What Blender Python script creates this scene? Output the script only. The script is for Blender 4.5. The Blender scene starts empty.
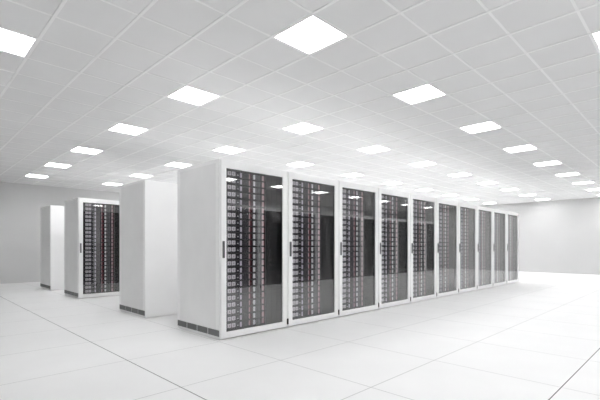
import bpy, bmesh, math
from mathutils import Vector, Matrix

S = bpy.context.scene
COL = S.collection
R = math.radians

# ------------------------------------------------------------------ materials
def mat(name, col, rough=.5, spec=.5, metal=0., noise=0., nscale=6., bump=0.):
    m = bpy.data.materials.new(name); m.use_nodes = True
    nt = m.node_tree; b = nt.nodes['Principled BSDF']
    b.inputs['Base Color'].default_value = (*col, 1)
    b.inputs['Roughness'].default_value = rough
    b.inputs['Specular IOR Level'].default_value = spec
    b.inputs['Metallic'].default_value = metal
    if noise or bump:
        tc = nt.nodes.new('ShaderNodeTexCoord')
        n = nt.nodes.new('ShaderNodeTexNoise'); n.inputs['Scale'].default_value = nscale
        n.inputs['Detail'].default_value = 4
        nt.links.new(tc.outputs['Object'], n.inputs['Vector'])
        if noise:
            r = nt.nodes.new('ShaderNodeValToRGB')
            r.color_ramp.elements[0].position = .3; r.color_ramp.elements[1].position = .7
            r.color_ramp.elements[0].color = (*[c*(1-noise) for c in col], 1)
            r.color_ramp.elements[1].color = (*[min(1, c*(1+noise)) for c in col], 1)
            nt.links.new(n.outputs['Fac'], r.inputs['Fac'])
            nt.links.new(r.outputs['Color'], b.inputs['Base Color'])
        if bump:
            bp = nt.nodes.new('ShaderNodeBump'); bp.inputs['Strength'].default_value = bump
            bp.inputs['Distance'].default_value = .002
            nt.links.new(n.outputs['Fac'], bp.inputs['Height'])
            nt.links.new(bp.outputs['Normal'], b.inputs['Normal'])
    return m

M = {}
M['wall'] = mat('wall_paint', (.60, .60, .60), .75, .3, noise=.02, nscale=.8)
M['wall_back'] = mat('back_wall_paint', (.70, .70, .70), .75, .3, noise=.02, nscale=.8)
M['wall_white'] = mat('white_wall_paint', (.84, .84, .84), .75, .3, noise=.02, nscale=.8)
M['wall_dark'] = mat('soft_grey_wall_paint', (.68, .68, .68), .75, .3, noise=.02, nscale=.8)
M['ceil'] = mat('ceiling_tile', (.84, .84, .842), .8, .3, noise=.015, nscale=2.0)
M['bar'] = mat('ceiling_bar', (.95, .95, .95), .45, .5)
M['rack'] = mat('rack_white', (.93, .93, .93), .42, .4, noise=.012, nscale=3.)
M['side'] = mat('rack_side_panel', (.86, .86, .86), .5, .35, noise=.03, nscale=2.2)
M['top'] = mat('rack_roof_grey', (.62, .62, .62), .55, .3)
M['seam'] = mat('rack_seam', (.45, .45, .45), .6)
M['lining'] = mat('black_lining', (.010, .010, .010), .6, .2)
M['vent'] = mat('vent_grey', (.13, .13, .134), .55, .4)
M['grid'] = mat('perforated_black', (.032, .032, .032), .6, .2)
M['ventslat'] = mat('vent_slat', (.18, .18, .18), .5, .4)
M['handle'] = mat('handle_grey', (.12, .12, .125), .4, .5)
M['block'] = mat('black_plastic', (.006, .006, .006), .5, .4)
M['chassis'] = mat('server_black', (.022, .020, .024), .5, .25)
M['bay'] = mat('drive_bay_grey', (.82, .80, .84), .35, .5)
M['bay2'] = mat('drive_slot_grey', (.40, .39, .42), .4, .5)
M['panel'] = mat('panel_grey', (.13, .135, .14), .45, .4)
M['bezel'] = mat('bezel_grey', (.055, .051, .062), .5, .3)
M['bar_l'] = mat('lever_lilac', (.76, .72, .82), .35, .5)
M['bar_w'] = mat('lever_white', (.88, .90, .91), .35, .5)
M['red'] = mat('red_strip', (.34, .07, .09), .45, .5)
M['maroon'] = mat('maroon_panel', (.045, .010, .016), .5, .25)
M['pink'] = mat('pink_latch', (.60, .46, .48), .4, .5)
M['steel'] = mat('rail_steel', (.16, .16, .165), .4, .5)
M['housing'] = mat('light_housing', (.8, .8, .8), .5)
M['louvre'] = mat('louvre_metal', (.09, .09, .09), .6, .1)

def emission(name, strength):
    m = bpy.data.materials.new(name); m.use_nodes = True
    nt = m.node_tree; nt.nodes.clear()
    e = nt.nodes.new('ShaderNodeEmission'); e.inputs['Strength'].default_value = strength
    e.inputs['Color'].default_value = (1, 1, 1, 1)
    o = nt.nodes.new('ShaderNodeOutputMaterial'); nt.links.new(e.outputs[0], o.inputs[0])
    return m
LIGHT = 13.0
M['glow'] = emission('light_diffuser', LIGHT)

def glass():
    m = bpy.data.materials.new('door_glass'); m.use_nodes = True
    nt = m.node_tree; nt.nodes.clear(); N = nt.nodes.new
    o = N('ShaderNodeOutputMaterial'); mx = N('ShaderNodeMixShader')
    tr = N('ShaderNodeBsdfTransparent'); tr.inputs[0].default_value = (.93, .93, .935, 1)
    gl = N('ShaderNodeBsdfGlossy'); gl.inputs['Roughness'].default_value = .02
    gl.inputs['Color'].default_value = (1, 1, 1, 1)
    geo = N('ShaderNodeNewGeometry'); fr = N('ShaderNodeFresnel')
    mp = N('ShaderNodeMapRange'); mp.inputs['To Min'].default_value = 1.8; mp.inputs['To Max'].default_value = 1/1.8
    nt.links.new(geo.outputs['Backfacing'], mp.inputs['Value'])
    nt.links.new(mp.outputs[0], fr.inputs['IOR'])
    nt.links.new(fr.outputs[0], mx.inputs[0]); nt.links.new(tr.outputs[0], mx.inputs[1])
    nt.links.new(gl.outputs[0], mx.inputs[2]); nt.links.new(mx.outputs[0], o.inputs[0])
    return m
M['glass'] = glass()

def floor_mat():
    m = bpy.data.materials.new('floor_panels'); m.use_nodes = True
    nt = m.node_tree; b = nt.nodes['Principled BSDF']; N = nt.nodes.new; L = nt.links.new
    geo = N('ShaderNodeNewGeometry'); sep = N('ShaderNodeSeparateXYZ'); L(geo.outputs['Position'], sep.inputs[0])
    def mth(op, a, c=None, d=None):
        n = N('ShaderNodeMath'); n.operation = op
        for i, v in enumerate((a, c, d)):
            if v is None: continue
            if isinstance(v, (int, float)): n.inputs[i].default_value = v
            else: L(v, n.inputs[i])
        return n.outputs[0]
    P = 1.0900
    def lines(coord, off, dark_limit):
        s = mth('SUBTRACT', coord, off)
        q = mth('DIVIDE', s, P)
        rnd = mth('ROUND', q)
        dist = mth('MULTIPLY', mth('ABSOLUTE', mth('SUBTRACT', q, rnd)), P)
        thin = mth('LESS_THAN', dist, .0040)
        wide = mth('LESS_THAN', dist, .0042)
        isd = mth('LESS_THAN', rnd, dark_limit)
        return thin, mth('MULTIPLY', wide, isd)
    tx, dx = lines(sep.outputs['X'], -.03, -.5)
    ty, dy = lines(sep.outputs['Y'], -.03, -2.5)
    thin = mth('MAXIMUM', tx, ty); dark = mth('MAXIMUM', dx, dy)
    n = N('ShaderNodeTexNoise'); n.inputs['Scale'].default_value = 1.6; n.inputs['Detail'].default_value = 5
    L(geo.outputs['Position'], n.inputs['Vector'])
    r = N('ShaderNodeValToRGB'); r.color_ramp.elements[0].position = .3; r.color_ramp.elements[1].position = .7
    r.color_ramp.elements[0].color = (.815, .815, .815, 1); r.color_ramp.elements[1].color = (.845, .845, .845, 1)
    L(n.outputs['Fac'], r.inputs['Fac'])
    m1 = N('ShaderNodeMix'); m1.data_type = 'RGBA'; L(thin, m1.inputs[0]); L(r.outputs[0], m1.inputs[6])
    m1.inputs[7].default_value = (.50, .50, .50, 1)
    m2 = N('ShaderNodeMix'); m2.data_type = 'RGBA'; L(dark, m2.inputs[0]); L(m1.outputs[2], m2.inputs[6])
    m2.inputs[7].default_value = (.10, .10, .10, 1)
    L(m2.outputs[2], b.inputs['Base Color'])
    b.inputs['Roughness'].default_value = .5
    b.inputs['Specular IOR Level'].default_value = .3
    return m
M['floor'] = floor_mat()

# ------------------------------------------------------------------ mesh helpers
class MB:
    def __init__(s): s.bm = bmesh.new(); s.mats = []
    def mi(s, m):
        if m not in s.mats: s.mats.append(m)
        return s.mats.index(m)
    def box(s, x0, y0, z0, x1, y1, z1, m=None, bevel=0, seg=1):
        k = s.mi(m)
        r = bmesh.ops.create_cube(s.bm, size=1)
        vs = r['verts']
        for v in vs:
            v.co = Vector((x0+(v.co.x+.5)*(x1-x0), y0+(v.co.y+.5)*(y1-y0), z0+(v.co.z+.5)*(z1-z0)))
        fs = {f for v in vs for f in v.link_faces}
        for f in fs: f.material_index = k
        if bevel:
            es = list({e for v in vs for e in v.link_edges})
            bmesh.ops.bevel(s.bm, geom=es, offset=bevel, segments=seg, affect='EDGES', profile=.6, material=k)
        return s
    def frame(s, x0, z0, x1, z1, ix0, iz0, ix1, iz1, y0, y1, m, b=.004):
        # rectangular ring in the xz plane, one continuous solid, with slightly rounded rims
        k = s.mi(m); bm = s.bm
        def ring(a0, c0, a1, c1, y): return [bm.verts.new(p) for p in ((a0, y, c0), (a1, y, c0), (a1, y, c1), (a0, y, c1))]
        rings = [ring(x0, z0, x1, z1, y1), ring(x0, z0, x1, z1, y0+b), ring(x0+b, z0+b, x1-b, z1-b, y0),
                 ring(ix0-b, iz0-b, ix1+b, iz1+b, y0), ring(ix0, iz0, ix1, iz1, y0+b), ring(ix0, iz0, ix1, iz1, y1)]
        n = len(rings)
        for i in range(n):
            A, B = rings[i], rings[(i+1) % n]
            for j in range(4):
                q = (j+1) % 4
                f = bm.faces.new((A[j], A[q], B[q], B[j])); f.material_index = k
        return s
    def mesh(s, name):
        bmesh.ops.recalc_face_normals(s.bm, faces=s.bm.faces[:])
        me = bpy.data.meshes.new(name); s.bm.to_mesh(me); s.bm.free()
        for m in s.mats: me.materials.append(M[m])
        return me
    def build(s, name, parent=None, loc=(0, 0, 0)):
        o = bpy.data.objects.new(name, s.mesh(name)); COL.objects.link(o)
        o.location = loc
        if parent: o.parent = parent
        return o

def empty(name, loc=(0, 0, 0), rz=0):
    o = bpy.data.objects.new(name, None); COL.objects.link(o)
    o.empty_display_size = .1; o.location = loc; o.rotation_euler = (0, 0, rz)
    return o
def tag(o, label=None, cat=None, group=None, kind=None):
    for k, v in (('label', label), ('category', cat), ('group', group), ('kind', kind)):
        if v: o[k] = v
    return o
def copy_tree(o, parent=None, only=None):
    c = o.copy(); COL.objects.link(c)
    if parent: c.parent = parent
    for ch in list(o.children):
        if only and parent is None and not only(ch): continue
        copy_tree(ch, c)
    return c

# ------------------------------------------------------------------ dimensions
RW, RD, RH = 1.122, 1.06, 2.2
CH = 3.11
TX, TY, OX, OY = .5125, .5314, -.2603, -1.777
I0, I1, J0, J1 = -7, 34, -14, 24
XL, XR = OX+I0*TX, OX+I1*TX
YF, YB = OY+J0*TY, OY+J1*TY

# ------------------------------------------------------------------ room
b = MB(); b.box(XL-.2, YF-.2, -.1, XR+.2, YB+.2, 0, 'floor'); tag(b.build('floor'), kind='structure')
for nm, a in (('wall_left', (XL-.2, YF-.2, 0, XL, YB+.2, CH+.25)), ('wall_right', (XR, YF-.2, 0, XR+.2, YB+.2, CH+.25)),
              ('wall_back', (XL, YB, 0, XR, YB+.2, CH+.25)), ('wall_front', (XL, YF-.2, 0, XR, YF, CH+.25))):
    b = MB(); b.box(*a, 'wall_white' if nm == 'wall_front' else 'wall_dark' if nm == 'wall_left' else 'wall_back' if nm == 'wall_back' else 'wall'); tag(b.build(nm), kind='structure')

lights = [(i, j) for i in range(-4, 34, 4) for j in range(-8, 24, 4) if not (i == -4 and j not in (4, -8))]
LS = set(lights)
b = MB()
k = b.mi('ceil'); kb = b.mi('bar')
g = .006
for i in range(I0, I1):
    for j in range(J0, J1):
        if (i, j) in LS: continue
        x0, y0 = OX+i*TX+g, OY+j*TY+g; x1, y1 = x0+TX-2*g, y0+TY-2*g
        vs = [b.bm.verts.new((x, y, CH+.004)) for x, y in ((x0, y0), (x0, y1), (x1, y1), (x1, y0))]
        f = b.bm.faces.new(vs); f.material_index = k
        up = [b.bm.verts.new((v.co.x, v.co.y, CH+.02)) for v in vs]
        for q in range(4):
            f = b.bm.faces.new((vs[q], vs[(q+1) % 4], up[(q+1) % 4], up[q])); f.material_index = k
b.box(XL, YF, CH+.19, XR, YB, CH+.25, 'ceil')
ceil = tag(b.build('ceiling'), kind='structure')
b = MB()
for i in range(I0, I1+1):
    x = OX+i*TX; b.box(x-.014, YF, CH-.001, x+.014, YB, CH+.02, 'bar')
b.build('main_rail', ceil)
b = MB()
for j in range(J0, J1+1):
    y = OY+j*TY
    b.box(XL, y-.011, CH+.0015, XR, y+.011, CH+.0175, 'bar')
b.build('cross_rail', ceil)

# ------------------------------------------------------------------ ceiling lights
def make_light():
    r = empty('ceiling_light')
    mgx, mgy = .017, .014
    w, h = TX-2*mgx, TY-2*mgy
    q = MB()                                   # open tray above the tile plane
    q.box(0, 0, .03, w, h, .04, 'housing')
    for a in ((0, 0, .0, .006, h, .03), (w-.006, 0, .0, w, h, .03), (.006, 0, .0, w-.006, .006, .03), (.006, h-.006, .0, w-.006, h, .03)):
        q.box(*a, 'housing')
    q.build('housing', r)
    q = MB(); q.box(.008, .008, .016, w-.008, h-.008, .022, 'glow'); q.build('diffuser', r)
    q = MB()
    for n in range(1, 8):
        x = w*n/8; q.box(x-.0025, .006, .012, x+.0025, h-.006, .014, 'louvre')
    for n in range(1, 3):
        y = h*n/3; q.box(.006, y-.0025, .0117, w-.006, y+.0025, .0137, 'louvre')
    q.build('louvre', r)
    return r
proto = make_light()
line_name = {-8: 'line behind the camera', -4: 'line at the upper right edge',
             0: 'line from the big central panel', 4: 'line crossing over the front cabinets',
             8: 'line over the second cabinet row', 12: 'line between second and third cabinet rows',
             16: 'line over the rear left cabinets', 20: 'line along the back wall'}
def in_view(i, j):
    x, y = OX+(i+.5)*TX+2.732, OY+(j+.5)*TY+4.101
    d, r = (x+y)*.7071, (x-y)*.7071
    if d < .2: return False
    return -25 < 300+400*r/d < 622 and 246.2-400*1.966/d > -20
ORDN = ['leftmost', 'second from left', 'third from left', 'fourth from left', 'fifth from left', 'sixth from left',
        'seventh from left', 'eighth from left', 'ninth from left', 'tenth from left']
count = {}
first = True
for (i, j) in lights:
    o = proto if first else copy_tree(proto); first = False
    o.location = (OX+i*TX+.017, OY+j*TY+.014, CH)
    v = in_view(i, j); n = count.get((j, v), 0); count[(j, v)] = n+1
    if (i, j) == (0, 0): lab = 'largest glowing square ceiling light, the central panel near the top of the picture'
    elif (i, j) == (-4, 4): lab = 'glowing square ceiling light cut by the left edge of the picture'
    else: lab = '%s ceiling light, %s in the %s' % ('glowing square' if v else 'out-of-frame', ORDN[n], line_name[j])
    tag(o, lab, 'ceiling light', 'square ceiling lights')

# ------------------------------------------------------------------ racks
GX0, GX1, GZ0, GZ1 = .095, RW-.095, .094, 2.102   # glass opening
SX0, SX1, SY = .070, .780, .085                   # the server bay
NS = 23; PZ = (GZ1-GZ0-.004)/NS
def make_rack(blank=False):
    r = empty('server_rack')
    q = MB()
    t = .03
    q.box(.005, .020, .02, t, RD-.012, RH, 'side')               # side walls
    q.box(RW-t, .020, .02, RW-.005, RD-.012, RH, 'side')
    q.box(t, .020, RH-.03, RW-t, RD-.012, RH, 'top')          # top
    q.box(t, .020, .03, RW-t, RD-.012, .06, 'side')           # bottom tray
    q.box(.02, .05, 0, RW-.02, RD-.02, .03, 'side')      # plinth on the floor
    for x0, x1 in ((.0015, .005), (RW-.005, RW-.0015)): # raised corner posts and door seam on the sides
        q.box(x0, .020, .128, x1, .095, RH, 'rack')
        q.box(x0, RD-.075, .128, x1, RD-.012, RH, 'rack')
        q.box(x0, .095, RH-.035, x1, RD-.075, RH, 'rack')
    q.build('cabinet_shell', r)
    q = MB()
    q.box(t, .036, .06, t+.006, RD-.03, RH-.03, 'lining'); q.box(RW-t-.006, .036, .06, RW-t, RD-.03, RH-.03, 'lining')
    q.box(t+.006, .036, .06, RW-t-.006, RD-.03, .066, 'lining'); q.box(t+.006, .036, RH-.036, RW-t-.006, RD-.03, RH-.03, 'lining')
    q.box(t+.006, RD-.036, .066, RW-t-.006, RD-.03, RH-.036, 'lining')
    q.build('interior_lining', r)
    q = MB()
    q.box(t, RD-.03, .06, RW-t, RD-.012, RH-.03, 'rack')
    q.box(.004, RD-.0118, .02, RW-.004, RD, RH-.004, 'rack', .003)
    q.build('rear_panel', r)
    # ventilation grilles low on both sides
    n = 4; a0, a1 = .018, RD-.008
    for sx in (.0012, RW-.0048):
        for c in range(n):
            y0 = a0+(a1-a0)*c/n+.008; y1 = a0+(a1-a0)*(c+1)/n-.008
            g_ = MB(); g_.box(sx+.0002, y0, .044, sx+.0036, y1, .120, 'vent')
            ox = sx if sx < .5 else sx+.003
            for s_ in range(5):
                z = .052+s_*.0135
                g_.box(ox, y0+.006, z, ox+.0008, y1-.006, z+.006, 'ventslat')
            g_.build('vent_grille', r)
    # glazed door
    q = MB(); q.frame(.016, .016, RW-.016, RH-.004, GX0, GZ0, GX1, GZ1, 0, .019, 'rack', .004)
    d = q.build('glass_door', r)
    q = MB(); q.box(GX0, .007, GZ0, GX1, .012, GZ1, 'glass'); q.build('glass_pane', d)
    q = MB(); q.box(.034, -.016, 1.0, .062, 0, 1.207, 'handle', .005, 2)
    q.box(.040, -.020, 1.125, .056, -.015, 1.19, 'vent', .002); q.build('door_handle', d)
    q = MB(); q.box(RW-.0155, -.002, .045, RW-.0004, .019, .126, 'block', .002); q.build('hinge_block', r)['right'] = 1
    q = MB(); q.box(.0004, -.002, .045, .0155, .019, .126, 'block', .002); q.build('hinge_block', r)['left'] = 1
    # equipment rails and the blank panel beside the servers
    ys = SY-.004
    q = MB()
    if not blank:
        q.box(t+.006, ys+.006, .066, SX0-.0015, ys+.024, RH-.036, 'lining')
        q.box(SX1+.0015, ys+.006, .066, SX1+.02, ys+.024, RH-.036, 'lining')
        q.box(SX1+.003, ys, .08, SX1+.009, ys+.006, RH-.05, 'steel')
        q.build('mounting_rail', r)
        q = MB()
        x0 = SX1+.02
    else:
        x0 = t+.006
    x1 = RW-t-.006
    q.box(x0, ys+.012, .066, x1, ys+.024, RH-.036, 'lining')
    for s_ in range(NS+1):
        z = GZ0+.002+s_*PZ
        q.box(x0, ys+.009, z-.003, x1, ys+.012, z+.003, 'grid')
    nn = 3 if not blank else 8
    for s_ in range(1, nn):
        x = x0+(x1-x0)*s_/nn
        q.box(x-.002, ys+.0095, .07, x+.002, ys+.012, RH-.04, 'grid')
    q.build('blanking_panel', r)
    return r

ORD = ['front left', 'second', 'third', 'fourth', 'fifth', 'sixth', 'seventh', 'eighth', 'ninth', 'tenth and last']
rack = make_rack(); blank = make_rack(True)
front, thirds = [], []
for n in range(10):
    o = copy_tree(rack, only=lambda ch: not ((n == 0 and 'left' in ch) or (n == 9 and 'right' in ch)))
    o.location = (n*RW, 0, 0); front.append(o)
    if n == 0: lab = 'tall white glass-doored server cabinet, nearest one at the left end of the front row'
    elif n == 9: lab = 'tall white glass-doored server cabinet at the far right end of the front row'
    else: lab = 'tall white glass-doored server cabinet, %s from the near end of the front row' % ORD[n]
    tag(o, lab, 'server cabinet', 'cabinets of the front row')
for n in range(2):
    o = copy_tree(rack, only=lambda ch: not (n == 0 and 'left' in ch)) if n == 0 else rack
    o.location = (n*RW, 5.4324, 0); thirds.append(o)
    tag(o, ['white server cabinet with dark glass door, partly behind the plain cabinet on the left',
            'white server cabinet standing hidden to the right of the dark glass-doored cabinet'][n], 'server cabinet', 'cabinets of the third row')
used = False
def blank_at(x, y, lab, grp, end=False):
    global used
    if end: o = copy_tree(blank, only=lambda ch: 'right' not in ch)
    else:
        o = blank if not used else copy_tree(blank); used = True
    o.location = (x, y, 0); o.rotation_euler.z = math.pi
    tag(o, lab, 'server cabinet', grp); return o
for n in range(3):
    blank_at((n+1)*RW, 2.0967+RD, ['plain white cabinet back with side vents, just behind the front left server cabinet',
             'white cabinet of the second row, next behind the front row', 'third white cabinet of the second row, hidden by the front row'][n], 'cabinets of the second row', n == 0)
for n in range(2):
    blank_at((n+1)*RW, 7.7127+RD, ['plain white cabinet farthest back on the left, by the back wall',
             'white cabinet beside the farthest one by the back wall'][n], 'cabinets of the fourth row', n == 0)
for n in range(10):
    blank_at(2.90+(n+1)*RW, -4.12, 'glass-doored cabinet facing the front row from beside the camera, %s' % (['nearest the camera'] + [x+' in its row' for x in ORD[1:9]] + ['last in its row'])[n], 'cabinets of the facing row')

# ------------------------------------------------------------------ server units
SWD = SX1-SX0; UH = PZ-.008
def srv_parts():
    z0, z1 = .007, UH-.009
    P = {}
    q = MB(); q.box(0, .004, 0, SWD, .72, UH, 'chassis')
    q.box(.078, -.001, z0-.002, .232, .004, z1+.004, 'bezel')
    q.box(.300, .000, z0, .425, .004, z1, 'bezel')
    for s_ in range(3):
        z = z0+.010+s_*.017; q.box(.308, -.001, z, .418, .000, z+.004, 'chassis')
    P['chassis'] = q
    q = MB()
    for c in (0, 1):
        x = .096+c*.064
        q.box(x, -.007, z0+.012, x+.054, -.001, z1, 'bay', .004)
        q.box(x+.020, -.009, z0+.024, x+.034, -.006, z1-.014, 'bay2')
    q.box(.10, -.005, z0, .20, -.001, z0+.009, 'panel')
    P['drive_bay'] = q
    q = MB(); q.box(.246, -.002, z0+.022, .264, .004, z0+.032, 'bar_w'); q.box(.240, .001, z0+.01, .27, .003, z1-.01, 'bezel'); P['status_display'] = q
    q = MB(); q.box(.287, -.009, z0+.002, .314, .004, z1, 'bar_l', .003); P['lever'] = q
    q = MB(); q.box(.432, -.003, z0, .443, .004, z1+.002, 'pink'); q.box(.443, -.003, z0, .452, .004, z1+.002, 'red'); q.box(.456, .001, z0-.003, .492, .004, z1+.005, 'maroon'); P['red_strip'] = q
    q = MB(); q.box(.500, -.009, z0+.002, .534, .004, z1, 'bar_w', .003); P['release_lever'] = q
    q = MB(); q.box(.552, -.001, z0-.002, .618, .004, z1+.004, 'panel'); q.box(.572, -.002, z0, .588, -.001, z1, 'bezel'); P['vent_panel'] = q
    q = MB(); q.box(.650, -.006, z0, .678, .004, z1+.003, 'pink', .002); q.box(.678, -.003, z0, .688, .004, z1+.003, 'red'); P['latch'] = q
    return P
def make_server():
    r = empty('server_unit')
    for nm, q in srv_parts().items(): q.build(nm, r)
    return r
def make_server_far():
    P = srv_parts(); base = MB()
    for nm, q in P.items():
        me = q.mesh('tmp'); idx = [base.mi(m) for m in q.mats]
        nf = len(base.bm.faces)
        base.bm.from_mesh(me); base.bm.faces.ensure_lookup_table()
        for f in base.bm.faces[nf:]: f.material_index = idx[f.material_index]
        bpy.data.meshes.remove(me)
    return base.build('server_unit')
near_p = make_server(); far_p = make_server_far()
POS = ['topmost', 'second from top', 'third from top', 'fourth from top', 'fifth from top', 'sixth from top', 'seventh from top', 'eighth from top',
       'ninth from top', 'tenth from top', 'eleventh from top', 'twelfth from top', 'twelfth from bottom', 'eleventh from bottom', 'tenth from bottom', 'ninth from bottom',
       'eighth from bottom', 'seventh from bottom', 'sixth from bottom', 'fifth from bottom', 'fourth from bottom', 'third from bottom', 'second from bottom', 'lowest']
u = {'n': False, 'f': False}
def fill(ox, oy, where, near, grp):
    for s_ in range(NS):
        p, key = (near_p, 'n') if near else (far_p, 'f')
        o = p if not u[key] else copy_tree(p); u[key] = True
        o.location = (ox+SX0, oy+SY, GZ0+.006+(NS-1-s_)*PZ)
        tag(o, 'black server unit, %s %s' % (POS[s_], where), 'server', grp)
for n in range(10):
    w = 'in the %s cabinet of the front row' % (['nearest', 'second', 'third', 'fourth', 'fifth', 'sixth', 'seventh', 'eighth', 'ninth', 'farthest'])[n]
    fill(n*RW, 0, w, n < 5, 'servers in the front row')
fill(0, 5.4324, 'in the dark glass cabinet at far left', True, 'servers in the third row')

for o in bpy.data.objects:
    for k in ('left', 'right'):
        if k in o: del o[k]

# ------------------------------------------------------------------ camera, world, view
cam = bpy.data.objects.new('camera', bpy.data.cameras.new('camera')); COL.objects.link(cam)
cam.data.lens = 24.03; cam.data.sensor_width = 36
cam.data.shift_y = 46.2/600
cam.location = (-2.732, -4.101, 1.144); cam.rotation_euler = (R(90), 0, R(-44.96))
S.camera = cam
w = bpy.data.worlds.new('world'); S.world = w; w.use_nodes = True
w.node_tree.nodes['Background'].inputs[0].default_value = (0, 0, 0, 1)
S.view_settings.view_transform = 'Standard'; S.view_settings.look = 'None'
S.view_settings.exposure = 0.76; S.view_settings.gamma = 1
S.view_settings.use_curve_mapping = False
S.cycles.max_bounces = 12; S.cycles.diffuse_bounces = 6; S.cycles.glossy_bounces = 5
S.cycles.transparent_max_bounces = 16
